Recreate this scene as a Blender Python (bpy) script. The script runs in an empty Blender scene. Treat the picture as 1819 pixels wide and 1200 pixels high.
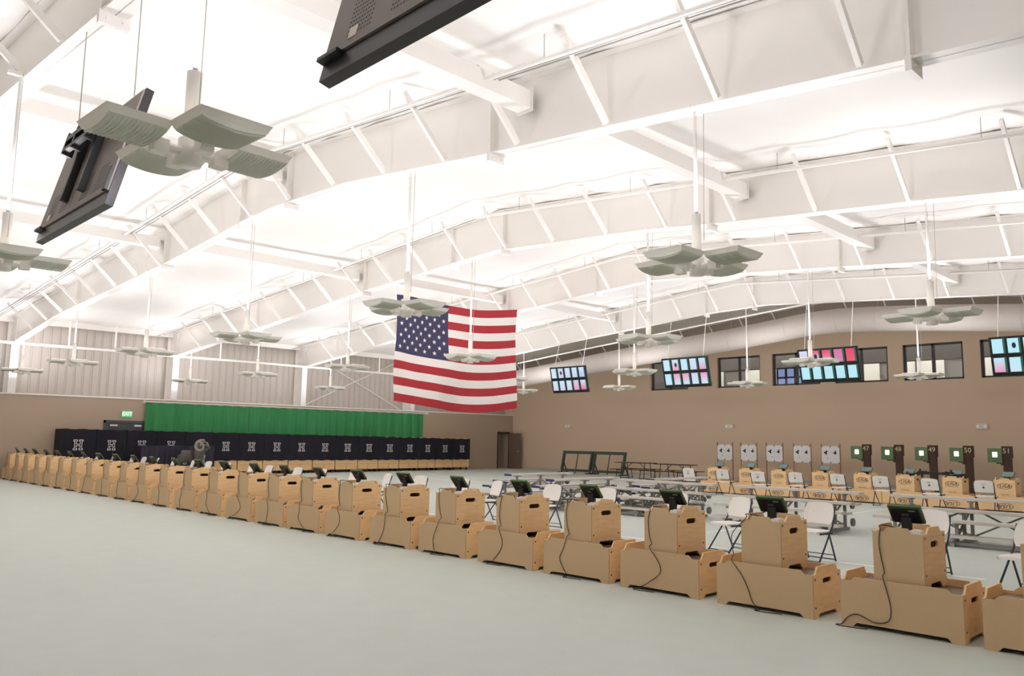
import bpy, math, random
from mathutils import Vector as V, Matrix
from mathutils.geometry import tessellate_polygon
random.seed(7)
S = bpy.context.scene
COL = S.collection
PI = math.pi

# ------------------------------------------------------------------ camera
FPX, YAW, PITCH, ROLL, EYE = 1423.9, 0.7882, 0.1259, 0.0147, V((0, 0, 1.7))
fw = V((-math.sin(YAW)*math.cos(PITCH), math.cos(YAW)*math.cos(PITCH), math.sin(PITCH)))
r0 = V((math.cos(YAW), math.sin(YAW), 0)); u0 = r0.cross(fw)
rt = r0*math.cos(ROLL) + u0*math.sin(ROLL); up = u0*math.cos(ROLL) - r0*math.sin(ROLL)
cam = bpy.data.cameras.new('camera'); co = bpy.data.objects.new('camera', cam); COL.objects.link(co)
cam.sensor_width = 36; cam.lens = FPX/1819*36; cam.clip_start = .05; cam.clip_end = 200
co.matrix_world = Matrix(((rt.x, up.x, -fw.x, EYE.x), (rt.y, up.y, -fw.y, EYE.y), (rt.z, up.z, -fw.z, EYE.z), (0, 0, 0, 1)))
S.camera = co

# ------------------------------------------------------------------ world, exposure
w = bpy.data.worlds.new('world'); S.world = w; w.use_nodes = True
w.node_tree.nodes['Background'].inputs[0].default_value = (.75, .85, 1, 1)
w.node_tree.nodes['Background'].inputs[1].default_value = .6
S.view_settings.view_transform = 'Standard'; S.view_settings.look = 'None'
S.view_settings.gamma = 1; S.view_settings.use_curve_mapping = False
S.view_settings.exposure = 0.11
S.cycles.use_denoising = True
S.cycles.max_bounces = 8; S.cycles.diffuse_bounces = 5; S.cycles.glossy_bounces = 3; S.cycles.transmission_bounces = 4
S.cycles.sample_clamp_indirect = 6; S.cycles.caustics_reflective = False; S.cycles.caustics_refractive = False
LAMP_W = 108.0
LAMP_COL = (1, .97, 1.04)


def ray(px, py): return fw + rt*((px-909.5)/FPX) - up*((py-600)/FPX)
def at_y(px, py, y):
    d = ray(px, py); return EYE + d*((y-EYE.y)/d.y)
def at_x(px, py, x):
    d = ray(px, py); return EYE + d*((x-EYE.x)/d.x)
def at_z(px, py, z):
    d = ray(px, py); return EYE + d*((z-EYE.z)/d.z)

ORD = ['', 'first', 'second', 'third', 'fourth', 'fifth', 'sixth', 'seventh', 'eighth', 'ninth', 'tenth', 'eleventh', 'twelfth', 'thirteenth', 'fourteenth', 'fifteenth', 'sixteenth', 'seventeenth', 'eighteenth', 'nineteenth', 'twentieth']
ORD += ['twenty-'+ORD[i] for i in range(1, 10)]

# ------------------------------------------------------------------ materials
def lin(c): return tuple((x/255/12.92 if x/255 <= .04045 else ((x/255+.055)/1.055)**2.4) for x in c)
MATS = {}
def mat(name, rgb, rough=.6, metal=0.0, noise=0.0, scale=8.0, stretch=(1, 1, 1), bump=0.0, spec=.5, emit=None, es=1.0, trans=0.0):
    m = bpy.data.materials.new(name); m.use_nodes = True; nt = m.node_tree; b = nt.nodes['Principled BSDF']
    c = lin(rgb); b.inputs['Base Color'].default_value = (*c, 1)
    b.inputs['Roughness'].default_value = rough; b.inputs['Metallic'].default_value = metal
    b.inputs['Specular IOR Level'].default_value = spec
    if trans: b.inputs['Transmission Weight'].default_value = trans
    if emit: b.inputs['Emission Color'].default_value = (*lin(emit), 1); b.inputs['Emission Strength'].default_value = es
    if noise or bump:
        tc = nt.nodes.new('ShaderNodeTexCoord'); mp = nt.nodes.new('ShaderNodeMapping'); mp.inputs['Scale'].default_value = stretch
        n = nt.nodes.new('ShaderNodeTexNoise'); n.inputs['Scale'].default_value = scale; n.inputs['Detail'].default_value = 4
        nt.links.new(tc.outputs['Object'], mp.inputs[0]); nt.links.new(mp.outputs[0], n.inputs['Vector'])
        if noise:
            r = nt.nodes.new('ShaderNodeValToRGB')
            r.color_ramp.elements[0].position = .3; r.color_ramp.elements[1].position = .7
            r.color_ramp.elements[0].color = (*[x*(1-noise) for x in c], 1); r.color_ramp.elements[1].color = (*[min(1, x*(1+noise)) for x in c], 1)
            nt.links.new(n.outputs['Fac'], r.inputs[0]); nt.links.new(r.outputs[0], b.inputs['Base Color'])
        if bump:
            bp = nt.nodes.new('ShaderNodeBump'); bp.inputs['Strength'].default_value = bump; bp.inputs['Distance'].default_value = .01
            nt.links.new(n.outputs['Fac'], bp.inputs['Height']); nt.links.new(bp.outputs[0], b.inputs['Normal'])
    MATS[name] = m; return m
FLOOR = mat('floor_vinyl', (203, 209, 201), .55, noise=.02, scale=3, spec=.25)
LINE = mat('floor_line', (248, 248, 244), .6)
BLOCK = mat('painted_block', (174, 155, 134), .85, noise=.05, scale=60, bump=.15)
ENDW = mat('painted_end_wall', (213, 189, 161), .85, noise=.05, scale=60, bump=.15)
SHADETAN = mat('shaded_rafter_tan', (150, 135, 121), .85, noise=.05, scale=12)  # wall tan darkened, weaker light on the end rafter put into the colour
SIDING = mat('metal_siding', (184, 175, 165), .5)
WHITE = mat('white_steel', (240, 236, 230), .45)
ROOF = mat('white_insulation', (242, 239, 234), .6, noise=.015, scale=1.2)
NEARW = mat('plain_wall', (206, 198, 188), .85, noise=.03, scale=30)
PLY = mat('birch_plywood', (246, 209, 158), .55, noise=.07, scale=6, stretch=(1, 1, 7), spec=.3)
MDF = mat('hardboard', (213, 183, 144), .65, noise=.05, scale=90, spec=.25)  # front board; part of its greyness is light on that side, put into colour
SHELF = mat('brown_shelf', (122, 98, 78), .5)
SCREW = mat('dark_screw', (40, 32, 26), .5)
PLASTIC = mat('white_plastic', (248, 244, 238), .4)
NAVYTUBE = mat('grey_blue_tube', (62, 66, 78), .4, metal=.3)
BLACK = mat('black_plastic', (22, 22, 22), .45)
GREENCASE = mat('dark_green_case', (78, 100, 58), .5)
GREYSCREEN = mat('grey_screen', (120, 140, 138), .25)
CABLE = mat('black_rubber', (50, 36, 26), .6)
NAVY = mat('navy_cloth', (20, 18, 30), .9, noise=.1, scale=14, bump=.1)
PURPLE = mat('purple_satin', (24, 20, 42), .55, noise=.1, scale=5)
HWHITE = mat('white_print', (244, 242, 242), .7)
PALEWOOD = mat('pale_wood', (224, 186, 136), .55, noise=.05, scale=5, stretch=(1, 5, 1))
WOODLINE = mat('wood_groove', (176, 134, 88), .6)
GREENCLOTH = mat('green_curtain_cloth', (54, 132, 76), .85, noise=.12, scale=4, stretch=(1, 3, .3))
CHAR = mat('charcoal_paint', (70, 70, 74), .5)
BROWNP = mat('brown_door_paint', (118, 98, 84), .55)
FRAMEBR = mat('dark_brown_paint', (70, 56, 48), .55)
DUCT = mat('grey_fabric_duct', (180, 172, 162), .7, noise=.02, scale=5)
ALU = mat('aluminium', (218, 212, 204), .4, metal=.2)
ALUD = mat('dull_aluminium', (158, 155, 150), .5, metal=.2)
BLUECAP = mat('blue_plastic', (36, 50, 108), .45)
RUBBER = mat('grey_rubber', (128, 126, 122), .7)
DKGREEN = mat('dark_green_paint', (62, 76, 66), .55)
TABLEBR = mat('dark_brown_table', (62, 42, 36), .6)
WALNUT = mat('brown_post_wood', (72, 44, 30), .6, noise=.15, scale=9, stretch=(1, 1, 6))
STICK = mat('reddish_wood', (160, 108, 74), .6)
PAPER = mat('paper', (232, 230, 228), .8)
INK = mat('black_ink', (38, 38, 42), .8)
TGREEN = mat('target_green', (104, 128, 84), .6)
LITPAPER = mat('lit_target', (250, 250, 250), .8, emit=(255, 255, 255), es=1.6)
YELLOWINK = mat('pale_yellow_ink', (206, 206, 160), .7)
LENS = mat('greenish_lamp_casting', (230, 231, 220), .55)
LAMPBODY = mat('cream_lamp_casting', (244, 240, 232), .5)
LAMPGLASS = mat('lamp_glass', (255, 252, 244), .3, emit=(255, 248, 232), es=2.0)
TVBACK = mat('tv_back', (124, 114, 108), .5, noise=.03, scale=30)
TVEDGE = mat('tv_edge', (40, 37, 38), .4)
TVSCR = mat('tv_screen_black', (12, 22, 20), .25)
STEELWIRE = mat('steel_wire', (168, 164, 158), .4, metal=.5)
REDF = mat('flag_red', (172, 46, 54), .85); WHF = mat('flag_white', (236, 230, 224), .85); BLF = mat('flag_blue', (62, 60, 90), .85)
STATUE = mat('pewter', (88, 82, 79), .45, metal=.3, noise=.1, scale=10)
STATD = mat('pale_pewter', (150, 141, 132), .5)
WINF = mat('window_frame_dark', (62, 58, 56), .5)
ROOMW = mat('office_wall', (128, 122, 116), .8); ROOMD = mat('office_dark', (84, 78, 74), .8); BLIND = mat('white_blind', (226, 222, 212), .7)
MONI = mat('blue_monitor', (60, 70, 110), .3, emit=(150, 170, 225), es=.8)
EXITG = mat('exit_green', (130, 205, 155), .5, emit=(110, 210, 150), es=.3)
EXITT = mat('exit_letter', (232, 255, 236), .5, emit=(220, 255, 230), es=.9)
EMERG = mat('emergency_white', (222, 214, 200), .5)
NAVYINK = mat('navy_ink', (44, 42, 66), .7)
def glass_mat():
    m = bpy.data.materials.new('window_glass'); m.use_nodes = True; nt = m.node_tree; nt.nodes.clear()
    o = nt.nodes.new('ShaderNodeOutputMaterial'); g = nt.nodes.new('ShaderNodeBsdfGlossy'); g.inputs['Roughness'].default_value = .02
    t = nt.nodes.new('ShaderNodeBsdfTransparent'); t.inputs[0].default_value = (.86, .88, .88, 1)
    f = nt.nodes.new('ShaderNodeFresnel'); f.inputs[0].default_value = 1.55; x = nt.nodes.new('ShaderNodeMixShader')
    nt.links.new(f.outputs[0], x.inputs[0]); nt.links.new(t.outputs[0], x.inputs[1]); nt.links.new(g.outputs[0], x.inputs[2]); nt.links.new(x.outputs[0], o.inputs[0])
    return m
GLASS = glass_mat()
def pane_mat():
    m = bpy.data.materials.new('tv_picture'); m.use_nodes = True; nt = m.node_tree; b = nt.nodes['Principled BSDF']
    a = nt.nodes.new('ShaderNodeVertexColor'); a.layer_name = 'Col'
    b.inputs['Base Color'].default_value = (.01, .01, .01, 1)
    nt.links.new(a.outputs[0], b.inputs['Emission Color']); b.inputs['Emission Strength'].default_value = .92
    return m
PANE = pane_mat()

# ------------------------------------------------------------------ mesh helpers
class MB:
    def __init__(s): s.v = []; s.f = []; s.m = []; s.mi = 0
    def add(s, vs, fs):
        b = len(s.v); s.v += [tuple(x) for x in vs]; s.f += [tuple(b+i for i in f) for f in fs]; s.m += [s.mi]*len(fs); return s
    def obox(s, c, ax, ay, az):
        c, ax, ay, az = V(c), V(ax), V(ay), V(az)
        vs = [c+ax*i+ay*j+az*k for k in (-1, 1) for j in (-1, 1) for i in (-1, 1)]
        fs = [(0, 2, 3, 1), (4, 5, 7, 6), (0, 1, 5, 4), (2, 6, 7, 3), (0, 4, 6, 2), (1, 3, 7, 5)]
        if ax.cross(ay).dot(az) < 0: fs = [f[::-1] for f in fs]
        return s.add(vs, fs)
    def box(s, x0, x1, y0, y1, z0, z1):
        return s.obox(((x0+x1)/2, (y0+y1)/2, (z0+z1)/2), ((x1-x0)/2, 0, 0), (0, (y1-y0)/2, 0), (0, 0, (z1-z0)/2))
    def frus(s, x0, x1, y0, y1, z0, X0, X1, Y0, Y1, z1):
        vs = [(x0, y0, z0), (x1, y0, z0), (x1, y1, z0), (x0, y1, z0), (X0, Y0, z1), (X1, Y0, z1), (X1, Y1, z1), (X0, Y1, z1)]
        return s.add(vs, [(0, 3, 2, 1), (4, 5, 6, 7), (0, 1, 5, 4), (1, 2, 6, 5), (2, 3, 7, 6), (3, 0, 4, 7)])
    def cyl(s, p, q, r, n=8, r2=None, caps=True):
        p, q = V(p), V(q); d = (q-p).normalized(); a = d.orthogonal().normalized(); b = d.cross(a); r2 = r if r2 is None else r2
        vs = [p+(a*math.cos(2*PI*i/n)+b*math.sin(2*PI*i/n))*r for i in range(n)] + [q+(a*math.cos(2*PI*i/n)+b*math.sin(2*PI*i/n))*r2 for i in range(n)]
        fs = [(i, (i+1) % n, n+(i+1) % n, n+i) for i in range(n)]
        if caps: fs += [tuple(range(n-1, -1, -1)), tuple(range(n, 2*n))]
        return s.add(vs, fs)
    def bar(s, p, q, w, h, upv=(0, 0, 1)):
        p, q = V(p), V(q); d = q-p; L = d.length; d.normalize(); u = V(upv); sd = d.cross(u)
        if sd.length < 1e-5: sd = d.orthogonal()
        sd.normalize(); u = sd.cross(d)
        return s.obox((p+q)/2, d*(L/2), sd*(w/2), u*(h/2))
    def tube(s, pts, r, n=6, rs=None):
        pts = [V(p) for p in pts]; N = len(pts); rings = []
        ref = None
        for i, p in enumerate(pts):
            d = (pts[min(i+1, N-1)]-pts[max(i-1, 0)]).normalized()
            if ref is None: ref = d.orthogonal().normalized()
            a = (ref-d*ref.dot(d)); a = a.normalized() if a.length > 1e-6 else d.orthogonal().normalized(); ref = a; b = d.cross(a)
            R = rs[i] if rs else r
            rings.append([p+(a*math.cos(2*PI*k/n)+b*math.sin(2*PI*k/n))*R for k in range(n)])
        fs = [(i*n+k, i*n+(k+1) % n, (i+1)*n+(k+1) % n, (i+1)*n+k) for i in range(N-1) for k in range(n)]
        fs += [tuple(range(n-1, -1, -1)), tuple(range((N-1)*n, N*n))]
        return s.add([p for r_ in rings for p in r_], fs)
    def sheet(s, rows):
        n = len(rows[0]); b = [p for r_ in rows for p in r_]
        return s.add(b, [(i*n+j, i*n+j+1, (i+1)*n+j+1, (i+1)*n+j) for i in range(len(rows)-1) for j in range(n-1)])
    def plate(s, outer, holes, t, O, U, W, N):
        O, U, W, N = V(O), V(U), V(W), V(N)
        def area(l): return sum(l[i][0]*l[(i+1) % len(l)][1]-l[(i+1) % len(l)][0]*l[i][1] for i in range(len(l)))
        outer = list(outer) if area(outer) > 0 else list(outer)[::-1]
        holes = [list(h) if area(h) < 0 else list(h)[::-1] for h in holes]
        loops = [outer]+holes; flat = [p for l in loops for p in l]; n = len(flat)
        tris = tessellate_polygon([[V((p[0], p[1], 0)) for p in l] for l in loops])
        flip = U.cross(W).dot(N) > 0
        fs = []
        for t3 in tris:
            a, b, c = [flat[i] for i in t3]
            cc = (b[0]-a[0])*(c[1]-a[1])-(c[0]-a[0])*(b[1]-a[1])
            t3 = tuple(t3) if cc > 0 else tuple(t3[::-1])
            fs.append(t3[::-1] if flip else t3); fs.append(tuple(i+n for i in (t3 if flip else t3[::-1])))
        k = 0
        for l in loops:
            m = len(l)
            for i in range(m):
                q = (k+i, k+(i+1) % m, k+(i+1) % m+n, k+i+n); fs.append(q if flip else q[::-1])
            k += m
        return s.add([O+U*p[0]+W*p[1] for p in flat]+[O+U*p[0]+W*p[1]+N*t for p in flat], fs)
    def text(s, string, size, O, U, W, ext=.002, shear=0, align='CENTER'):
        cu = bpy.data.curves.new('t', 'FONT'); cu.body = string; cu.size = size; cu.extrude = ext; cu.shear = shear; cu.align_x = align; cu.align_y = 'CENTER'; cu.resolution_u = 2
        o = bpy.data.objects.new('t', cu); COL.objects.link(o); dg = bpy.context.evaluated_depsgraph_get()
        me = o.evaluated_get(dg).to_mesh(); O, U, W = V(O), V(U), V(W); N = U.cross(W)
        s.add([O+U*p.co.x+W*p.co.y+N*(p.co.z+ext) for p in me.vertices], [tuple(p.vertices) for p in me.polygons])
        o.evaluated_get(dg).to_mesh_clear(); bpy.data.objects.remove(o); bpy.data.curves.remove(cu); return s
    def mesh(s, name, mats, smooth=False):
        me = bpy.data.meshes.new(name); me.from_pydata(s.v, [], s.f)
        for m in (mats if isinstance(mats, (list, tuple)) else [mats]): me.materials.append(m)
        me.polygons.foreach_set('material_index', s.m)
        if smooth: me.polygons.foreach_set('use_smooth', [True]*len(s.f))
        me.update(); return me
    def build(s, name, mats, parent=None, smooth=False, label=None, cat=None, group=None, kind=None, loc=None):
        o = bpy.data.objects.new(name, s.mesh(name, mats, smooth)); COL.objects.link(o)
        if parent: o.parent = parent
        if loc is not None: o.location = loc
        tag(o, label, cat, group, kind); return o
def tag(o, label=None, cat=None, group=None, kind=None):
    if label: o['label'] = label
    if cat: o['category'] = cat
    if group: o['group'] = group
    if kind: o['kind'] = kind
    return o
def thing(name, loc, rz=0, label=None, cat=None, group=None, kind=None):
    o = bpy.data.objects.new(name, None); COL.objects.link(o); o.empty_display_size = .1
    o.location = loc; o.rotation_euler = (0, 0, rz); return tag(o, label, cat, group, kind)
def copy_tree(o, parent=None):
    c = o.copy(); COL.objects.link(c)
    if parent: c.parent = parent
    for ch in list(CH.get(o.name, [])): copy_tree(ch, c)
    return c
CH = {}
def reg(root):
    for ch in root.children: CH.setdefault(root.name, []).append(ch); reg(ch)
class Proto:
    """first use hands out the built object itself, later uses hand out copies of it and of its parts"""
    def __init__(s, root): s.r = root; s.used = False; bpy.context.view_layer.update(); reg(root)
    def put(s, loc, rz=0, label=None, group=None, sc=None):
        o = copy_tree(s.r) if s.used else s.r
        s.used = True; o.location = loc; o.rotation_euler = (0, 0, rz)
        if sc: o.scale = sc
        if label: o['label'] = label
        if group: o['group'] = group
        return o
def struct(mb, name, mats, smooth=False, parent=None): return mb.build(name, mats, parent, smooth, kind=None if parent else 'structure')

# ------------------------------------------------------------------ room shell
XL, XR, YN, YE, BAY = -34.5, 6.0, -4.0, 34.5, 27.2
XC = -14.4
def roof_z(x, y=99): return 7.80-.083*abs(x-XC)-.5*max(0, 1-y/26.7)*min(1, max(0, (x+34.5)/18))
struct(MB().box(XL-1, XR+.3, YN-.3, YE+.3, -.2, 0), 'floor', FLOOR)
m = MB()
for (x0, x1, y0, y1) in [(-29, -3.2, 11.80, 11.88), (-8.42, -8.36, 11.87, 26.5), (-29.6, -24.6, 24.3, 24.36), (-30, -13, 19.4, 19.46), (-30, -13, 22, 22.06), (-22.4, -22.34, 13, 30)]:
    m.box(x0, x1, y0, y1, 0, .003)
struct(m, 'trim_1', LINE)
# left wall: masonry base and ribbed metal siding above
m = MB(); dn0, dn1 = 11.25, 12.95
m.box(XL-.9, XL, YN, dn0, 0, 3.12); m.box(XL-.9, XL, dn0, dn1, 2.24, 3.12); m.box(XL-.9, XL, dn1, 33.2, 0, 3.12); m.box(XL-.9, XL, 33.2, 34.2, 2.15, 3.12); m.box(XL-.9, XL, 34.2, YE, 0, 3.12)
struct(m, 'wall_left', BLOCK)
m = MB().box(XL-.9, XL+.03, YN, YE, 3.12, 3.17); struct(m, 'trim_2', WHITE)
m = MB(); rows = [[], []]; y = YN
prof = []
while y < YE:
    prof += [(y, 0), (y+.24, 0), (y+.25, .02), (y+.29, .02), (y+.30, -.012), (y+.315, -.012)]; y += .317
m.sheet([[(XL-.68+d, yy, 3.1) for yy, d in prof], [(XL-.68+d, yy, 6.3) for yy, d in prof]])
struct(m, 'wall_left_siding', SIDING)
m = MB().bar((XL-.45, YN, 5.98), (XL-.45, YE, 5.98), .2, .22); struct(m, 'trim_3', WHITE)      # eave strut
# knee strut pipe along the frame knees with short hangers
m = MB().cyl((-34.0, YN, 5.0), (-34.0, YE-.4, 5.0), .055, 10); struct(m, 'trim_4', WHITE, True)
# end wall with window openings
WINX = [(-24.4, -22.15), (-20.5, -18.25), (-17.65, -15.4), (-14.75, -12.5), (-11.9, -9.65), (-9.05, -6.8)]
WZ0, WZ1 = 4.32, 5.79
m = MB(); xs = [XL-.9] + [v for ab in WINX for v in ab] + [XR+.3]
m.box(xs[0], xs[-1], YE, YE+.3, 0, WZ0); m.box(xs[0], xs[-1], YE, YE+.3, WZ1, 8.2)
for i in range(0, len(xs), 2): m.box(xs[i], xs[i+1], YE, YE+.3, WZ0, WZ1)
struct(m, 'wall_back', ENDW)
m = MB().box(XL, XR, YE-.02, YE, 0, .1); struct(m, 'baseboard_back', mat('vinyl_base', (186, 178, 168), .6))
struct(MB().box(XR, XR+.3, YN, YE, 0, 8), 'wall_right', NEARW)
struct(MB().box(XL-.9, XR+.3, YN-.3, YN, 0, 8.2), 'wall_front', NEARW)  # unseen; set close behind the camera to bounce light
# roof lining: white insulation sagging between purlins
purl = [XC + d for d in [-20.9, -19.2, -17.6, -16, -14.4, -12.8, -11.2, -9.6, -8, -6.4, -4.8, -3.2, -1.6, 0, 1.6, 3.2, 4.8, 6.4, 8, 9.6, 11.2, 12.8, 14.4, 16, 17.6, 19.2, 20.8]]
def roof_rows(y0, y1, sag, ny):
    rows = []
    for j in range(ny+1):
        yy = y0+(y1-y0)*j/ny; row = []
        for a, b in zip(purl[:-1], purl[1:]):
            for k in range(6):
                t = k/6; x = a+(b-a)*t
                row.append((x, yy, roof_z(x, yy)-sag*math.sin(PI*t)*(1+.5*math.sin(yy*1.7+a*3))))
        row.append((purl[-1], yy, roof_z(purl[-1], yy))); rows.append(row)
    return rows
struct(MB().sheet(roof_rows(YN, YE, .035, 70)), 'ceiling', ROOF, True)
m = MB()        # tan end rafter along the top of the end wall
for xa, xb in ((XL-.9, XC), (XC, XR+.3)):
    za, zb = roof_z(xa), roof_z(xb); vs = []
    for yy in (YE-.85, YE-.8): vs += [(xa, yy, za-.75), (xb, yy, zb-.75), (xb, yy, zb), (xa, yy, za)]
    m.add(vs, [(0, 1, 2, 3), (7, 6, 5, 4), (0, 4, 5, 1)])
    m.obox(((xa+xb)/2, YE-.82, (za+zb)/2-.75), ((xb-xa)/2, 0, (zb-za)/2), (0, .12, 0), (0, 0, .012))
struct(m, 'trim_9', SHADETAN)
m = MB()
for i in range(26):
    x = XC-20+i*1.6; z = roof_z(x); m.bar((x, YE-.95, z-.72), (x, YE-1.6, z-.1), .05, .04, (1, 0, 0))
struct(m, 'trim_10', WHITE)

# ------------------------------------------------------------------ rigid steel frames
FR = {1: 7.9, 2: 13.95, 3: 20.15, 4: 26.75}
FPTS = {1: [(95, 562), (293, 468), (443, 387), (490, 366), (612, 325), (850, 276.5), (1230, 190), (1615, 105), (1819, 55)],
        2: [(387, 607), (460, 582), (600, 533), (652, 515), (879, 445), (1146, 408), (1279, 396), (1637, 356), (1819, 337)],
        3: [(614, 630), (702, 603), (922, 552), (1035, 524), (1154, 498), (1317, 485), (1437, 477), (1548, 470), (1819, 454)],
        4: [(916, 628), (1029.6, 603), (1097.6, 589), (1245, 558), (1320, 546.5), (1357, 541), (1508, 534), (1745, 524), (1819, 521)]}
PROF = {}
for k, pts in FPTS.items():
    P = [at_y(a, b, FR[k]-.12) for a, b in pts]; PROF[k] = [(-34.35, 5.02)] + [(p.x, p.z) for p in P]
    x, z = PROF[k][-1]; PROF[k].append((XR, z-.07*(XR-x)))
FR[0] = 2.52; PROF[0] = [(-34.35, 5.02), (-28, 5.5), (-20.6, 6.0), (-14.4, 6.4), (-8.4, 5.92), (-2.5, 5.45), (XR, 4.9)]
def fz(k, x):
    P = PROF[k]
    for (a, za), (b, zb) in zip(P[:-1], P[1:]):
        if a <= x <= b: return za+(zb-za)*(x-a)/(b-a)
    return P[-1][1]
SPL = [-27.2, -20.4, -16.3, XC+.1, -8.35, -2.5]
FNAME = {0: 'overhead nearest the camera', 1: 'second from the camera', 2: 'third from the camera', 3: 'fourth from the camera', 4: 'farthest, before the round duct'}
for k in range(5):
    Y = FR[k]; P = PROF[k]
    root = thing('roof_beam', (XC, Y, 6), 0, 'white steel roof frame with slanted braces, '+FNAME[k], 'roof beam', 'white steel roof frames', 'structure')
    def rel(mb): mb.v = [(a-XC, b-Y, c-6) for a, b, c in mb.v]; return mb
    m = MB()
    for (a, za), (b, zb) in zip(P[:-1], P[1:]): m.obox(((a+b)/2, Y, (za+zb)/2+.012), ((b-a)/2, 0, (zb-za)/2), (0, .13, 0), (0, 0, .012))
    rel(m).build('bottom_flange', WHITE, root)
    m = MB(); XS = sorted(set([p[0] for p in P]+[XC, -30, -26, -24, -22, -18, -16.5]))
    for a, b in zip(XS[:-1], XS[1:]):
        vs = []
        for yy in (Y-.008, Y+.008): vs += [(a, yy, fz(k, a)), (b, yy, fz(k, b)), (b, yy, roof_z(b, Y)-.03), (a, yy, roof_z(a, Y)-.03)]
        m.add(vs, [(0, 1, 2, 3), (7, 6, 5, 4), (0, 4, 5, 1), (3, 2, 6, 7)])
    rel(m).build('web', WHITE, root)
    m = MB()
    for sgn in (-1, 1):
        xa, xb = (XL-.2, XC) if sgn < 0 else (XC, XR)
        m.obox(((xa+xb)/2, Y, (roof_z(xa, Y)+roof_z(xb, Y))/2-.045), ((xb-xa)/2, 0, (roof_z(xb, Y)-roof_z(xa, Y))/2), (0, .12, 0), (0, 0, .012))
    rel(m).build('top_flange', WHITE, root)
    for x in SPL:
        z = fz(k, x); m = MB().box(x-.016, x+.016, Y-.13, Y+.13, z, roof_z(x, Y)-.05)
        m.box(x-.03, x+.03, Y-.15, Y+.15, z-.12, z+.02)
        for s_ in (-.08, .08): m.cyl((x-.05, Y+s_, z-.06), (x+.05, Y+s_, z-.06), .012, 6)
        rel(m).build('splice_plate', WHITE, root)
    # column on the left wall
    m = MB().box(XL-.62, XL+.08, Y-.008, Y+.008, 3.17, roof_z(XL, Y)-.1); m.box(XL+.06, XL+.085, Y-.13, Y+.13, 3.17, 5.05); m.box(XL-.64, XL-.62, Y-.13, Y+.13, 3.17, 6); m.box(XL-.62, XL+.08, Y-.13, Y+.13, 4.98, 5.0)
    rel(m).build('column', WHITE, root)
    # flange braces up to the purlins
    for x in purl:
        if x < -33.4 or x > 4: continue
        x += .25 if k != 0 else 0
        m = MB()
        z0 = fz(k, x)+.04; z1 = roof_z(x, Y)-.16
        d = .86
        m.bar((x, Y-.14, z0), (x, Y-.12-d, z1), .085, .055, (1, 0, 0))
        if k == 4: m.bar((x, Y+.14, z0), (x, Y+.12+d, z1), .05, .035, (1, 0, 0))
        rel(m).build('brace', WHITE, root)
# box struts running between frames
ys = [YN] + [FR[k] for k in range(5)]
n_ = 50
for bi in range(5):
    for x in ([-20.75, -7.6] if bi != 1 else [-20.75, -14.6, -7.6]):
        a, b = ys[bi]+.14, ys[bi+1]-.02
        m = MB().box(x-.13, x+.13, a, b-.13, roof_z(x, (a+b)/2)-.52, roof_z(x, (a+b)/2)-.26); m.box(x-.16, x+.16, b-.15, b-.13, roof_z(x, (a+b)/2)-.56, roof_z(x, (a+b)/2)-.22)
        m.box(x-.02, x+.02, b-.13, b-.01, roof_z(x, (a+b)/2)-.45, roof_z(x, (a+b)/2)-.3)
        struct(m, 'trim_%d' % n_, WHITE); n_ += 1
# pipe and conduits in front of every frame
for k in range(1, 5):
    Y = FR[k]-1.05; root = thing('ceiling_pipe', (XC, Y, 7.3), 0, 'white pipe with conduits before the roof frame '+FNAME[k], 'pipe', 'pipes along the roof frames')
    dz = .42
    for nm, off, r in (('pipe', (0, 0), .032), ('conduit', (.16, .06), .012), ('conduit', (.26, .08), .012)):
        m = MB().tube([(XL+.5-XC, off[0], roof_z(XL+.5, Y)-dz+off[1]-7.3), (0, off[0], roof_z(XC, Y)-dz+off[1]-7.3), (XR-.2-XC, off[0], roof_z(XR-.2, Y)-dz+off[1]-7.3)], r, 8)
        m.build(nm, WHITE if nm == 'pipe' else STEELWIRE, root, True)
    for x in purl[2:-1:2]:
        MB().cyl((x-XC, 0, roof_z(x, Y)-dz-7.3), (x-XC, 0, roof_z(x, Y)-.08-7.3), .006, 5).build('hanger', STEELWIRE, root)
m = MB()
Pt = [at_y(a, b, FR[4]+.7) for a, b in [(920, 645), (980, 632), (1100, 607), (1300, 566), (1440, 538)]]
m.tube(Pt+[Pt[-1]+V((8, 0, -.4))], .03, 8)
m.build('ceiling_pipe', WHITE, None, True, 'thin white pipe between the farthest roof frame and the round duct', 'pipe')
# short hangers from the roof to the knee strut, bracing rods on the siding
m = MB()
for Y in (9.6, 11.3, 15.7, 21.9, 24.2): m.cyl((-34.0, Y, 5.05), (-34.0, Y, 6.0), .035, 8)
struct(m, 'trim_5', WHITE)
m = MB().cyl((XL-.55, 20.5, 5.9), (XL-.55, 26.4, 3.2), .02, 6); m.cyl((XL-.5, 26.4, 5.9), (XL-.5, 20.5, 3.2), .02, 6); struct(m, 'trim_6', WHITE)

# ------------------------------------------------------------------ round duct
m = MB(); YD = 28.9
dc = [at_y(a, b, YD) for a, b in [(925, 672), (1130, 632), (1300, 603), (1400, 583), (1440, 575), (1490, 569), (1560, 566), (1660, 564), (1819, 564)]]
dc = [dc[0]-V((1.9, 0, .2))] + dc + [dc[-1]+V((9, 0, -.75))]
m.tube(dc, .44, 28)
duct = m.build('round_duct', DUCT, None, True, 'large grey round air duct following the roof slope along the end wall', 'duct')
for i in range(2, len(dc)-1): MB().cyl(dc[i]-V((.02, 0, 0)), dc[i]+V((.02, 0, 0)), .448, 28).build('collar', DUCT, duct)
for i in range(1, len(dc)-1, 2): MB().cyl(dc[i]+V((0, 0, .43)), V((dc[i].x, YD, roof_z(dc[i].x))), .01, 5).build('hanger', STEELWIRE, duct)

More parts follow.
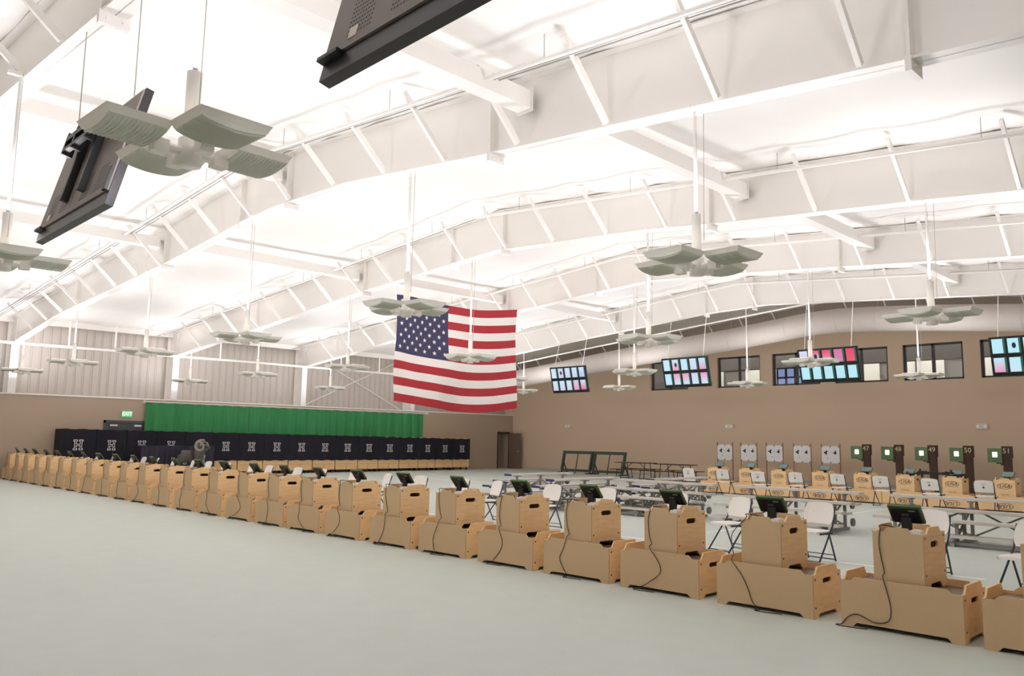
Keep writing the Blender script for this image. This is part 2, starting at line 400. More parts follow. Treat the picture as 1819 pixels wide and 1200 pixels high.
# ------------------------------------------------------------------ windows and the room behind them
for i, (a, b) in enumerate(WINX):
    c = (a+b)/2; m = MB(); y0, y1 = YE+.12, YE+.2
    m.box(a, a+.09, y0, y1, WZ0, WZ1); m.box(b-.09, b, y0, y1, WZ0, WZ1); m.box(a, b, y0, y1, WZ0, WZ0+.08); m.box(a, b, y0, y1, WZ1-.08, WZ1); m.box(c-.06, c+.06, y0, y1, WZ0, WZ1)
    fr = struct(m, 'window_%d' % (i+1), WINF)
    for p, q in ((a+.09, c-.06), (c+.06, b-.09)): MB().box(p, q, YE+.155, YE+.165, WZ0+.08, WZ1-.08).build('pane', GLASS, fr)
YR = YE+.3
m = MB(); m.box(-26, -5, YR+4, YR+4.1, 3.2, 7); m.box(-26, -5, YR, YR+4, 3.1, 3.2); m.box(-26.1, -26, YR, YR+4.1, 3.1, 7); m.box(-5, -4.9, YR, YR+4.1, 3.1, 7)
struct(m, 'wall_office', ROOMW)
struct(MB().box(-26, -5, YR, YR+4, 6.6, 6.7), 'ceiling_office', ROOMD)
struct(MB().box(-26, -5, YR+3.9, YR+4, 5.55, 6.6), 'trim_7', ROOMD)
for i, (a, b) in enumerate([(-24.2, -22.6), (-21.3, -19.0), (-16.6, -14.4), (-13.9, -11.6), (-10.6, -8.2)]):
    m = MB().box(a, b, YR+3.86, YR+3.9, 4.2, 5.5); fr = struct(m, 'window_%d' % (11+i), BLIND)
    MB().box((a+b)/2-.05, (a+b)/2+.05, YR+3.82, YR+3.86, 4.2, 5.5).build('mullion', WINF, fr)
l = bpy.data.lights.new('office_light', 'AREA'); l.energy = 700; l.size = 3; l.size_y = 18; l.shape = 'RECTANGLE'; l.color = (1, .97, .92)
lo = bpy.data.objects.new('office_light', l); COL.objects.link(lo); lo.location = (-15.5, YR+2.6, 6.55); lo.rotation_euler = (0, 0, PI/2)
m = MB(); m.box(-18.1, -16.2, YR+1.0, YR+1.06, 4.3, 5.25)
mo = m.build('monitor', BLACK, None, False, 'wall of small bluish screens behind the window left of the red and blue display', 'monitor')
m = MB()
for r in range(2):
    for c in range(4): m.box(-18.0+c*.45, -17.68+c*.45, YR+.985, YR+1.0, 4.38+r*.45, 4.74+r*.45)
m.build('screen_picture', MONI, mo)

# ------------------------------------------------------------------ doors, signs, emergency lights
f = thing('door_1', (XL, (dn0+dn1)/2, 0), 0, None, None, None, 'structure'); h = (dn1-dn0)/2
m = MB(); m.box(-.02, .04, -h, -h+.08, 0, 2.24); m.box(-.02, .04, h-.08, h, 0, 2.24); m.box(-.02, .04, -h, h, 2.14, 2.24); m.build('door_frame', CHAR, f)
for s_ in (-1, 1):
    d = MB().box(-.04, 0, min(0, s_*(h-.08))+.004, max(0, s_*(h-.08))-.004, .01, 2.14).build('door_leaf', CHAR, f)
    MB().box(0, .06, s_*h*.55-.14, s_*h*.55+.14, 2.0, 2.07).build('door_closer', EMERG, d)
f = thing('door_2', (XL, 33.7, 0), 0, None, None, None, 'structure')
m = MB(); m.box(-.02, .05, -.5, -.42, 0, 2.15); m.box(-.02, .05, .42, .5, 0, 2.15); m.box(-.02, .05, -.5, .5, 2.07, 2.15); m.build('door_frame', FRAMEBR, f)
m = MB().box(-.9, -.85, -.5, .5, 0, 2.15); m.build('dark_opening', NEARW, f)
d = MB().box(.04, .98, .43, .48, .02, 2.08).build('door_leaf', BROWNP, f); MB().cyl((.88, .35, 1.0), (.88, .43, 1.0), .03, 8).build('door_handle', STEELWIRE, d)
p = at_x(225, 735, XL+.02)
ex = thing('exit_sign', p, 0, 'green lit EXIT sign on the wall above the dark double doors', 'exit sign')
MB().box(0, .06, -.19, .19, -.12, .12).build('housing', EXITG, ex)
MB().text('EXIT', .2, (.061, 0, 0), (0, 1, 0), (0, 0, 1)).build('lettering', EXITT, ex)
for (px, py), lb in zip([(1010, 757), (1297, 757), (1745, 757)], ['above the green frames', 'above the paper targets', 'at the right, above the numbered posts']):
    p = at_y(px, py, YE)
    e = thing('emergency_light', p, 0, 'small white emergency light on the end wall '+lb, 'emergency light', 'emergency lights on the end wall')
    MB().box(-.2, .2, -.08, 0, -.1, .1).build('housing', EMERG, e)
    for s_ in (-.13, .13): MB().cyl((s_, -.08, 0), (s_, -.12, .0), .055, 12).build('lamp_head', PLASTIC, e)

# ------------------------------------------------------------------ lamps
def make_lamp():
    t = thing('uplight', (0, 0, 0), 0, 'x', 'lamp')
    MB().cyl((0, 0, .1), (0, 0, .62), .055, 14).build('ballast_tube', WHITE, t, True)
    MB().cyl((0, 0, -.1), (0, 0, .1), .085, 14).build('hub', LAMPBODY, t, True)
    for i in range(4):
        R = Matrix.Rotation(i*PI/2, 4, 'Z')
        def rot(mb): mb.v = [tuple(R @ V(p)) for p in mb.v]; return mb
        m = MB().cyl((.07, 0, 0), (.24, 0, 0), .035, 10); m.box(.17, .28, -.05, .05, -.055, .04)
        a = rot(m).build('arm', LAMPBODY, t)
        m = MB(); ri, ro, hw = .25, .68, .255
        m.frus(ri, ro, -hw, hw, .078, ri-.012, ro+.012, -hw-.012, hw+.012, .098)
        m.frus(ri+.012, ro-.015, -hw+.015, hw-.015, .045, ri, ro, -hw, hw, .078)
        m.mi = 1; nb = 10; rows = []
        for jx in (ri+.012, ro-.015): rows.append([(jx, -hw+.015+(2*hw-.03)*q/nb, .045-.036*math.sin(PI*q/nb)**.7) for q in range(nb+1)])
        m.sheet(rows); b_ = [(r_[0], r_[1], r_[2]) for r_ in rows[0]]
        m.add(rows[0], [tuple(range(nb+1))]); m.add(rows[1], [tuple(range(nb, -1, -1))])
        for j in range(14):
            x = ri+.03+j*(ro-ri-.06)/13; m.sheet([[(x-.004, p_[1], p_[2]-.001) for p_ in rows[0]], [(x, p_[1]*.97, p_[2]-.016) for p_ in rows[0]]])
        hd = rot(m).build('lamp_head', [LAMPBODY, LENS], t)
        m = MB().box(ri+.02, ro-.02, -hw+.02, hw-.02, .1, .104); rot(m).build('lamp_glass', LAMPGLASS, hd)
    return t
LAMP = make_lamp()
l = bpy.data.lights.new('lamp_light', 'AREA'); l.shape = 'SQUARE'; l.size = .4; l.energy = LAMP_W/4; l.color = LAMP_COL
for i in range(4):
    LL = bpy.data.objects.new('lamp_light', l); COL.objects.link(LL); LL.parent = LAMP
    LL.matrix_local = Matrix.Rotation(i*PI/2, 4, 'Z') @ Matrix.Translation((.47, 0, .24)) @ Matrix.Rotation(math.radians(38), 4, 'Y') @ Matrix.Rotation(PI, 4, 'X')
LAMPP = Proto(LAMP)
LPX = {1: [(38, 660), (130, 646), (258, 628), (437, 603), (722, 552), (1238, 474)], 2: [(337, 679), (457, 667), (617, 655), (835, 638), (1152, 607), (1655, 566)],
       3: [(586, 691), None, None, (1127, 663), (1440, 646)], 4: [(930, 696), (1100, 690), (1328, 684), (1633, 670)]}
LX = {1: [], 2: [], 3: [-25.9*1.01, -20.4], 4: [-31.3]}
FL = {0: 'nearest roof frame', 1: 'second-nearest roof frame', 2: 'third roof frame', 3: 'fourth roof frame', 4: 'farthest roof frame'}
STEMS = []
def put_lamp(k, p, lb):
    o = LAMPP.put(p, random.uniform(-.06, .06), lb, 'four-headed uplights under the roof')
    h_ = fz(k, p.x)-p.z
    st = MB().cyl((0, 0, .62), (0, 0, h_), .022, 8).build('stem', WHITE, o, True)
    MB().cyl((.1, 0, .3), (.12, 0, h_), .004, 4).build('wire', STEELWIRE, st)
    MB().box(-.03, .03, -.15, .15, h_-.012, h_+.035).build('clamp', WHITE, st)
    return o
for k in range(1, 5):
    pts = [at_y(a[0], a[1], FR[k]) for a in LPX[k] if a]
    pts = sorted([(p.x, p) for p in pts]+[(x, V((x, FR[k], 3.8))) for x in LX[k]], key=lambda q: q[0])
    for i, (x, p) in enumerate(pts): put_lamp(k, p, 'white four-headed uplight, %s from the left on the %s' % (ORD[i+1], FL[k]))
for p, lb in ((at_z(337, 272, 3.75), 'large white four-headed uplight close overhead, its finned heads seen from below'), (at_z(6, 466, 3.75), 'white four-headed uplight cut off by the left edge of the photo')): put_lamp(0, p, lb)
for k, x in ((0, .3), (3, -3.6), (4, -2.9), (0, -16.6), (0, -22), (0, -27.6)): put_lamp(k, V((x, FR[k], 3.75)), 'white four-headed uplight outside the picture')

# ------------------------------------------------------------------ hanging screens
def tv(center, face, lb, group, cells, hang_y, hang_k, show=True):
    """local x along width, face=-1 looks to -Y, +1 looks to +Y; top leans towards the viewer side"""
    t = thing('hanging_television', center, 0, lb, 'television', group)
    W2, H2, th = 1.03, .58, math.radians(13.6)
    U = V((1, 0, 0)) if face < 0 else V((-1, 0, 0))
    W = V((0, face*math.sin(th), math.cos(th))); N = U.cross(W)      # N points out of the screen
    def B(mb, u0, u1, w0, w1, n0, n1): return mb.obox(U*((u0+u1)/2)+W*((w0+w1)/2)+N*((n0+n1)/2), U*((u1-u0)/2), W*((w1-w0)/2), N*((n1-n0)/2))
    body = B(MB(), -W2, W2, -H2, H2, -.07, 0)
    b = body.build('housing', TVEDGE, t)
    m = MB(); B(m, -W2+.02, W2-.02, -H2+.13, H2-.02, -.085, -.07); B(m, .08, .09, -H2+.13, H2-.02, -.0865, -.085)
    bk = m.build('back_cover', TVBACK, t)
    m = MB()
    for i in range(9):
        for j in range(9):
            for cx in (-.8, -.4, .2, .6): B(m, cx+i*.026, cx+i*.026+.011, -.38+j*.03, -.38+j*.03+.012, -.0865, -.0855)
    m.build('vents', BLACK, bk)
    if show:
        m = B(MB(), -W2+.015, W2-.015, -H2+.02, H2-.015, 0, .004); sc = m.build('screen', TVSCR, t)
        m = MB(); cols = []
        cw, chh = (2*W2-.06)/5, (2*H2-.05)/2
        for r in range(2):
            for c in range(5):
                u0 = -W2+.03+c*cw+.04; u1 = u0+cw-.12; w1 = H2-.02-r*chh-.04; w0 = w1-chh+.13
                q = [U*u+W*w_+N*.006 for u, w_ in ((u0, w0), (u1, w0), (u1, w1), (u0, w1))]; m.add(q, [(0, 1, 2, 3)])
                tcol, bcol = cells[r][c]; cols += [bcol, bcol, tcol, tcol]
                # dark green dividers
        for r in range(2):
            for c in range(5):
                u1 = -W2+.03+(c+1)*cw-.075; w1 = H2-.02-r*chh-.02; q = [U*u+W*w_+N*.005 for u, w_ in ((u1, w1-chh+.1), (u1+.05, w1-chh+.1), (u1+.05, w1), (u1, w1))]
                m.add(q, [(0, 1, 2, 3)]); cols += [(20, 90, 70)]*4
        if cells[2] is not None:
            c = cells[2]; cu = -W2+.03+c*cw+.02+cw/2-.02; cwz = H2-.02-chh*.45
            n = 14; b0 = len(m.v); m.add([U*(cu+.055*math.cos(2*PI*i/n))+W*(cwz+.085*math.sin(2*PI*i/n))+N*.008 for i in range(n)], [tuple(range(n))]); cols += [(12, 16, 40)]*n
        pm = m.mesh('screen_picture', PANE)
        ca = pm.color_attributes.new('Col', 'FLOAT_COLOR', 'POINT')
        for i, c in enumerate(cols): ca.data[i].color = (*lin(c), 1)
        o = bpy.data.objects.new('screen_picture', pm); COL.objects.link(o); o.parent = sc
    # mount on the back: rails, yoke and ropes up to the frame
    for u in (-.25, .25): mt = B(MB(), u-.03, u+.03, -.3, .45, -.15, -.085).build('mount_rail', BLACK, t)
    m = MB(); B(m, -.5, .5, .36, .42, -.24, -.18); B(m, -.5, .5, .24, .28, -.24, -.19)
    for u in (-.48, -.2, .2, .48): B(m, u-.02, u+.02, .22, .46, -.24, -.14)
    m.build('mount_yoke', BLACK, mt)
    for u in (-.8, .8):
        q = U*u+W*(H2-.02)+N*-.09
        zt = fz(hang_k, center.x+q.x)-center.z; hy = q.y if face > 0 else hang_y-center.y
        MB().cyl(q, (q.x, hy, zt), .011 if face < 0 else .006, 6).build('rope', WHITE if face < 0 else STEELWIRE, t)
    B(MB(), -W2+.02, -W2+.1, -H2+.13, -H2+.36, -.11, -.085).build('side_bracket', BLACK, t)
    B(MB(), W2-.2, W2-.005, -H2+.10, -H2+.125, -.12, -.07).build('corner_bracket', BLACK, t)
    m = MB(); B(m, .72, .8, -.4, -.33, -.088, -.085); m.build('sticker', EMERG, bk)
    return t
LB, LV, PK, RD, CY = (204, 228, 246), (208, 206, 236), (230, 150, 186), (222, 60, 100), (184, 232, 246)
cellA = ([(LB, LB), (LV, LV), (LB, LV), (LB, LV), (LB, (180, 190, 240))], [(LB, LV), (LB, LV), (LB, LV), (LV, PK), (LB, (226, 90, 140))], 1)
cellB = ([(CY, LB), (LB, PK), (CY, LB), (LB, LV), (CY, PK)], [(CY, LB), (PK, LB), (PK, LB), (LV, LB), (PK, LB)], 1)
cellC = ([(LB, PK), (RD, LV), (RD, PK), ((214, 110, 160), (210, 130, 180)), (RD, (226, 90, 110))], [(CY, CY), (CY, (180, 226, 240)), (CY, (180, 226, 240)), (CY, (180, 226, 240)), (CY, CY)], 1)
cellD = ([(CY, CY), (CY, CY), (CY, LB), (LB, LV), (LB, LV)], [(CY, PK), (CY, LB), (LB, LB), (LB, LV), (LB, LB)], 1)
YT = FR[4]-.25
for (px, py), lb, ce in (((1010.5, 674), 'hanging screen of pale blue panes, leftmost on the end wall side, next to the flag', cellA), ((1218, 661), 'hanging screen of blue and pink panes, second from the left on the end wall side', cellB),
                         ((1471.5, 648), 'hanging screen with a red upper row and blue lower row of panes', cellC), ((1832, 630), 'hanging screen of blue panes cut off by the right edge of the photo', cellD)):
    p = at_y(px, py, YT); tv(p, -1, lb, 'screens hanging before the end wall', ce, FR[4], 4)
tv(V((-8.22, 2.42, 4.2)), 1, 'black television seen from behind, hanging beside the large overhead uplight', 'televisions seen from behind', cellA, FR[0], 0)
tv(V((-2.75, 2.42, 4.2)), 1, 'black television seen from behind, cut off by the top edge of the photo', 'televisions seen from behind', cellA, FR[0], 0)

# ------------------------------------------------------------------ flag
def flag():
    x = -18.85; y0, y1 = 13.95, 18.97
    t = thing('american_flag', (x, (y0+y1)/2, 4.3), 0, 'large American flag with stars and stripes hanging in the middle of the hall', 'flag')
    NU, NV = 60, 39; m = MB()
    def P(u, v, off=0):
        sag = math.sin(PI*min(1, u**1.25)); zt = 5.88+.17*u-.17*sag; zb = 2.76-.03*u-.22*sag
        zz = zt+(zb-zt)*v; yy = y0+(y1-y0)*u + .07*math.sin(v*3)*(u-.5)
        xx = x + .05*math.sin(u*16+v*3) + .05*math.sin((u+v*.7)*9)*(1-.3*v) + .02*math.sin(u*37-v*11)*v
        return V((xx+off-x, yy-(y0+y1)/2, zz-4.3))
    m.v = [tuple(P(i/NU, j/NV)) for j in range(NV+1) for i in range(NU+1)]
    for j in range(NV):
        for i in range(NU):
            m.f.append((j*(NU+1)+i, j*(NU+1)+i+1, (j+1)*(NU+1)+i+1, (j+1)*(NU+1)+i)); s_ = j//3
            m.m.append(2 if (i < 24 and s_ < 7) else (0 if s_ % 2 == 0 else 1))
    m.mi = 1
    for r in range(9):
        for c in range(6 if r % 2 == 0 else 5):
            cu = (.4/12)*(1+2*c+(r % 2)); cv = (7/13/10)*(r+1)
            for off in (.012, -.012):
                ring = []
                for q in range(10):
                    R = .0112 if q % 2 == 0 else .0045; a = PI/2+q*PI/5
                    ring.append(P(cu+R*math.cos(a)*1.25, cv-R*math.sin(a)*2.05, off))
                m.add([P(cu, cv, off)]+ring, [(0, 1+q, 1+(q+1) % 10) for q in range(10)])
    m.build('flag_cloth', [REDF, WHF, BLF], t, True)
    for u, k in ((0, 2), (1, 3)):
        p = P(u, 0); yk = FR[k]-(y0+y1)/2
        MB().cyl(p, (p.x, yk, fz(k, x+p.x)-4.3), .008, 5).build('rope', WHITE, t)
flag()

# ------------------------------------------------------------------ plywood boxes
def castle(L, lo, hi, a, ch): return [(0, 0), (L, 0), (L, lo), (L-a, lo), (L-a-ch, hi), (a+ch, hi), (a, lo), (0, lo)]
def feet(out, L, foot, hgt):   # cut an arch into the bottom edge
    return [(0, 0), (foot, 0), (foot+hgt, hgt), (L-foot-hgt, hgt), (L-foot, 0)] + out[1:]
def stadium(cx, cy, hw, r, n=6):
    P = []
    for k in range(n+1): a = -PI/2+PI*k/n; P.append((cx+hw+r*math.cos(a), cy+r*math.sin(a)))
    for k in range(n+1): a = PI/2+PI*k/n; P.append((cx-hw+r*math.cos(a), cy+r*math.sin(a)))
    return P
LL_, LD = 1.064, .65
def usa(m, O, U, W, s, flip=False):
    if flip: U, W = -V(U), -V(W)
    U, W, O = V(U), V(W), V(O); N = U.cross(W)
    ring = [(1.18*s*math.cos(2*PI*i/32), .62*s*math.sin(2*PI*i/32)) for i in range(32)]; inn = [(.93*a, .9*b) for a, b in ring]
    m.plate(ring, [inn], .003, O, U, W, N); m.text('USA', s*.98, O, U, W, .002, .25)
def make_lower(far=False):
    t = thing('bench_box', (0, 0, 0), 0, 'x', 'bench')
    X, Y_, Z = V((1, 0, 0)), V((0, 1, 0)), V((0, 0, 1))
    o = feet(castle(LL_, .418, .455, .09, .04), LL_, .10, .04)
    fp = MB().plate(o, [], .018, (0, 0, 0), X, Z, Y_)
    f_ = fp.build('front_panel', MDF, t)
    m = MB().plate(o, [], .018, (0, LD-.018, 0), X, Z, Y_)
    bk = m.build('back_panel', PLY, t)
    if far:
        m = MB(); usa(m, (.5, LD+.001, .16), -X, Z, .15, True); m.build('logo', NAVYINK, bk)
    L = LD-.036
    o = feet(castle(L, .42, .49, .05, .05), L, .09, .04)
    for x in (0, LL_-.018):
        m = MB().plate(o, [stadium(L*.5, .345, .075, .025)], .018, (x, .018, 0), Y_, Z, X)
        sd = m.build('side_panel', PLY, t)
        m = MB()
        for a in (.035, L-.035):
            for b in (.1, .37): m.cyl((x-.002, .018+a, b), (x+.020, .018+a, b), .011, 8)
        m.build('screws', SCREW, sd)
    MB().box(.018, LL_-.018, .018, LD-.018, .37, .39).build('shelf_board', SHELF, t)
    return t
UW, UD, UH = .445, .60, .545
def make_upper(far=False):
    t = thing('riser_box', (0, 0, 0), 0, 'x', 'box')
    X, Y_, Z = V((1, 0, 0)), V((0, 1, 0)), V((0, 0, 1))
    o = feet(castle(UW, .505, .55, .10, .03), UW, .13, .05)
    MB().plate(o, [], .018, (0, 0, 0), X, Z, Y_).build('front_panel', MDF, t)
    bk = MB().plate(o, [], .018, (0, UD-.018, 0), X, Z, Y_).build('back_panel', PLY, t)
    if far:
        m = MB(); usa(m, (UW*.5, UD+.001, .33), -X, Z, .13); m.box(UW*.3, UW*.7, UD, UD+.003, .1, .108); m.build('logo', NAVYINK, bk)
    L = UD-.036; o = feet(castle(L, .505, .56, .10, .05), L, .10, .06)
    for x in (0, UW-.018):
        m = MB().plate(o, [stadium(L*.5, .405, .072, .029)], .018, (x, .018, 0), Y_, Z, X)
        sd = m.build('side_panel', PLY, t); m = MB()
        for a in (.03, L-.03):
            for b in (.14, .47): m.cyl((x-.002, .018+a, b), (x+.020, .018+a, b), .011, 8)
        m.build('screws', SCREW, sd)
    MB().box(.018, UW-.018, .018, UD-.018, .455, .475).build('top_shelf', SHELF, t)
    MB().box(.018, UW-.018, .018, UD-.018, .07, .085).build('slot_dark_board', SHELF, t)  # dark board added so the inside looks black through the handle slots
    return t
def make_tablet(lit=False):
    t = thing('tilted_monitor', (0, 0, 0), 0, 'x', 'monitor'); th = math.radians(38)
    U = V((1, 0, 0)); W = V((0, -math.sin(th), math.cos(th))); N = V((0, math.cos(th), math.sin(th))); C = V((0, .02, .185))
    def B(mb, u0, u1, w0, w1, n0, n1): return mb.obox(C+U*((u0+u1)/2)+W*((w0+w1)/2)+N*((n0+n1)/2), U*((u1-u0)/2), W*((w1-w0)/2), N*((n1-n0)/2))
    m = B(MB(), -.15, .15, -.1, .1, -.005, .022); m.build('casing', GREENCASE, t)
    b = B(MB(), -.13, .128, -.09, .072, -.02, -.005).build('back_plate', BLACK, t)
    m = MB(); B(m, .04, .1, .055, .068, -.0215, -.02); m.text('SIUS', .035, C+W*.01-N*.021, -U*-1, W, .0005) if not lit else None
    m.build('markings', mat('pale_marking', (150, 150, 150), .7) if 'pale_marking' not in MATS else MATS['pale_marking'], b)
    B(MB(), -.138, .138, -.088, .088, .022, .024).build('screen', GREYSCREEN, t)
    m = MB(); m.bar((0, .02, .0), C-W*.03-N*.01, .09, .03, (0, 1, 0)); m.box(-.07, .07, -.05, .09, 0, .012); m.build('stand', BLACK, t)
    return t
LOW, UPP, TAB = Proto(make_lower()), Proto(make_upper()), Proto(make_tablet())
mdev = MB().frus(-.055, .055, -.07, .07, 0, -.05, .05, -.06, .05, .05); mdev.box(-.03, .03, -.03, .03, .05, .058)
DEVM = mdev.mesh('white_device', PLASTIC)
YB = 7.824
BX = [-2.15, -3.36, -4.70, -5.99, -7.23, -8.49, -9.82, -11.10, -12.45, -13.74, -14.98, -16.24, -17.60, -18.88, -20.25, -21.61, -22.91, -24.24, -25.58, -26.92, -28.22, -29.5, -30.77, -32.02, -33.2, -34.35]
for i, x in enumerate(BX):
    od = ORD[i+1]; ww = 'from the right edge' if i < 13 else 'from the left wall'; od = od if i < 13 else ORD[len(BX)-i]
    dx = random.uniform(-.03, .04) if i > 1 else 0
    sw = random.uniform(-.012, .012) if i > 3 else 0
    LOW.put((x, YB, 0), sw, 'low plywood bench box in the front row, %s %s' % (od, ww), 'plywood bench boxes of the front row')
    UPP.put((x+.30+dx, YB+.045, .392), sw*2, 'upright plywood box with handle slot on the %s front-row bench %s' % (od, ww), 'upright plywood boxes of the front row')
    zt = .392+.475
    TAB.put((x+.30+dx+.22, YB+.045+.24, zt), random.uniform(-.15, .15)+(.18 if i == 2 else 0), 'dark green tilted monitor on the %s front-row box stack %s' % (od, ww), 'tilted monitors of the front row')
    if i not in (0,):
        o = bpy.data.objects.new('white_device', DEVM); COL.objects.link(o); o.location = (x+.30+dx+.345, YB+.045+.16, zt+.001); o.rotation_euler = (0, 0, random.uniform(-.4, .4))
        tag(o, 'small white device beside the monitor on the %s front-row box stack %s' % (od, ww), 'device', 'white devices on the front-row box stacks')
    # cable
    rnd = random.Random(i*13+5); x0 = x+.30+dx; yu, yl = YB+.045-.009, YB-.009
    xs = x0+.085+rnd.uniform(-.02, .04); pts = [(x0+.2, YB+.2, zt+.05), (xs+.05, YB+.09, zt+.085), (xs, YB+.03, zt+.088), (xs, yu, zt+.05)]
    if i == 1: path = [(-3.0, .8), (-2.985, .66), (-2.955, .47), (-2.92, .33), (-2.90, .2), (-2.93, .1), (-3.05, .07), (-3.2, .12), (-3.29, .09), (-3.36, .012)]
    elif i == 2: path = [(-4.52, .75), (-4.53, .6), (-4.50, .45), (-4.40, .33), (-4.33, .2), (-4.28, .07), (-4.2, .012)]
    else:
        a = rnd.uniform(-.06, .06); b = rnd.uniform(-.1, .2); e = rnd.uniform(-.25, .3)
        path = [(xs-.03+a*.3, .8), (xs-.02+a, .62), (xs+a+.02, .48), (xs+b*.7+.03, .34), (xs+b, .22), (xs+(b+e)/2, .1), (xs+e, .014)]
    for pi, (px, pz) in enumerate(path):
        if pz <= .49 and (pi == 0 or path[pi-1][1] > .49):
            qx = px if pi == 0 else px+(path[pi-1][0]-px)*(.50-pz)/(path[pi-1][1]-pz)
            pts += [(qx, yu-.004, .53), (qx, yl-.002, .49)]
        if abs(pz-.50) > .04: pts.append((px, yu if pz > .49 else yl, pz))
    ex_, ez = path[-1]; pts += [(ex_-.04, yl-.03, .007), (ex_-.0, yl-.06, .006), (ex_+.12, yl-.05, .006), (min(ex_+.25, x+1.1), yl-.02, .006)]
    # smooth by Catmull-Rom
    q = [V(p) for p in pts]; sm = []
    for k in range(len(q)-1):
        p0, p1, p2, p3 = q[max(k-1, 0)], q[k], q[k+1], q[min(k+2, len(q)-1)]
        for s_ in range(5):
            u = s_/5; sm.append(.5*((2*p1)+(p2-p0)*u+(2*p0-5*p1+4*p2-p3)*u*u+(3*p1-p0-3*p2+p3)*u**3))
    sm.append(q[-1])
    for p in sm: p.z = max(p.z, .006)
    MB().tube(sm, .0044, 5).build('power_cable', CABLE, None, True, 'thin dark cable hanging down the %s front-row box stack %s' % (od, ww), 'cable', 'cables of the front-row box stacks')

# ------------------------------------------------------------------ folding chairs
def make_chair(crest=False):
    t = thing('folding_chair', (0, 0, 0), 0, 'x', 'chair')
    # seat: rounded sheet with thickness
    def pad(mb, rows, thick_vec):
        n = len(rows[0]); T = V(thick_vec); b = len(mb.v)
        top = [V(p) for r_ in rows for p in r_]; R = len(rows)
        mb.sheet(rows); mb.sheet([[V(p)+T for p in r_][::-1] for r_ in rows])
        edge = [(0, j) for j in range(n)]+[(i, n-1) for i in range(1, R)]+[(R-1, j) for j in range(n-2, -1, -1)]+[(i, 0) for i in range(R-2, 0, -1)]
        ring = [V(rows[i][j]) for i, j in edge]; k = len(ring)
        mb.add(ring+[p+T for p in ring], [(i, i+k, (i+1) % k+k, (i+1) % k) for i in range(k)])
    rows = []
    for j in range(9):
        v = j/8; hw = .225*(1-.10*max(0, (v-.5)*2)**2)*(1-.12*max(0, (.3-v)/.3)**2)
        rows.append([(-hw+2*hw*i/8, -.235+.42*v, .452-.012*math.sin(PI*i/8)*math.sin(PI*v)-.02*max(0, .2-v)) for i in range(9)])
    m = MB(); pad(m, rows, (0, 0, -.032)); m.build('seat', PLASTIC, t, False)
    rows = []
    for j in range(11):
        v = j/10; hw = .215+.02*math.sin(PI*min(1, v*1.1)); top = .045*(1 if v == 1 else 0)
        hw *= 1-.10*max(0, (v-.72)/.28)**2 - .06*max(0, (.2-v)/.2)**2
        rows.append([(-hw+2*hw*i/10, .165+.085*v+.03*(1-((i-5)/5)**2), .535+.285*v+.022*(1-((i-5)/5)**2)*max(0, v-.5)*2) for i in range(11)])
    m = MB(); pad(m, rows, (0, -.022, .004)); bk = m.build('backrest', PLASTIC, t)
    if crest:
        m = MB(); m.cyl((0, .24, .665), (0, .249, .665), .024, 12); m.box(-.07, .07, .262, .266, .752, .757); m.box(-.03, .03, .258, .262, .722, .727); m.build('crest', MATS.get('crest_ink') or mat('crest_ink', (96, 92, 92), .8), bk)
    for s_ in (-1, 1):
        x = .232*s_
        MB().tube([(x, .245, .79), (x, .155, .52), (x, -.255, .012)], .0125, 8).build('front_leg', NAVYTUBE, t, True)
        MB().tube([(x*.93, -.10, .425), (x*.93, .08, .40), (x*.93, .245, .012)], .0125, 8).build('rear_leg', NAVYTUBE, t, True)
        MB().bar((x*.97, -.19, .418), (x*.97, .15, .418), .012, .025).build('seat_rail', NAVYTUBE, t)
    MB().cyl((-.232, -.245, .035), (.232, -.245, .035), .009, 6).build('crossbar', NAVYTUBE, t); MB().cyl((-.215, .235, .035), (.215, .235, .035), .009, 6).build('crossbar', NAVYTUBE, t)
    MB().cyl((-.215, .2, .1), (.215, .2, .1), .007, 6).build('crossbar', NAVYTUBE, t)
    return t
CHR = Proto(make_chair())
CX = [(-2.62, 1), (-3.82, 0), (-5.38, 0), (-6.72, 1), (-7.86, 0), (-9.38, 0), (-10.71, 0), (-12.33, 1), (-13.4, 0), (-14.84, 0), (-16.17, 1), (-17.54, 0), (-19.06, 1), (-20.34, 0), (-21.99, 0), (-23.07, 1), (-24.7, 0), (-26.03, 0), (-27.28, 1), (-28.82, 0), (-30.32, 1), (-31.6, 0), (-32.75, 0)]
for i, (x, rotd) in enumerate(CX):
    a = math.radians(-12+random.uniform(-6, 6)) if rotd else math.radians(random.uniform(-6, 8))
    x_ = x; y_ = 11.62
    if i == 0: y_ = 10.9; x_ = -2.5
    CHR.put((x_, y_, 0), a, 'white folding chair behind the front row of boxes, %s from the right' % ORD[i+1], 'folding chairs behind the front row')
for i, (x, y) in enumerate([(-33.2, 11.0), (-32.7, 10.35), (-32.1, 9.75), (-31.3, 9.2)]):
    CHR.put((x, y, 0), math.radians(-20+25*i), 'white folding chair near the left wall, showing above the boxes, %s from the left' % ORD[4-i], 'folding chairs by the left wall')

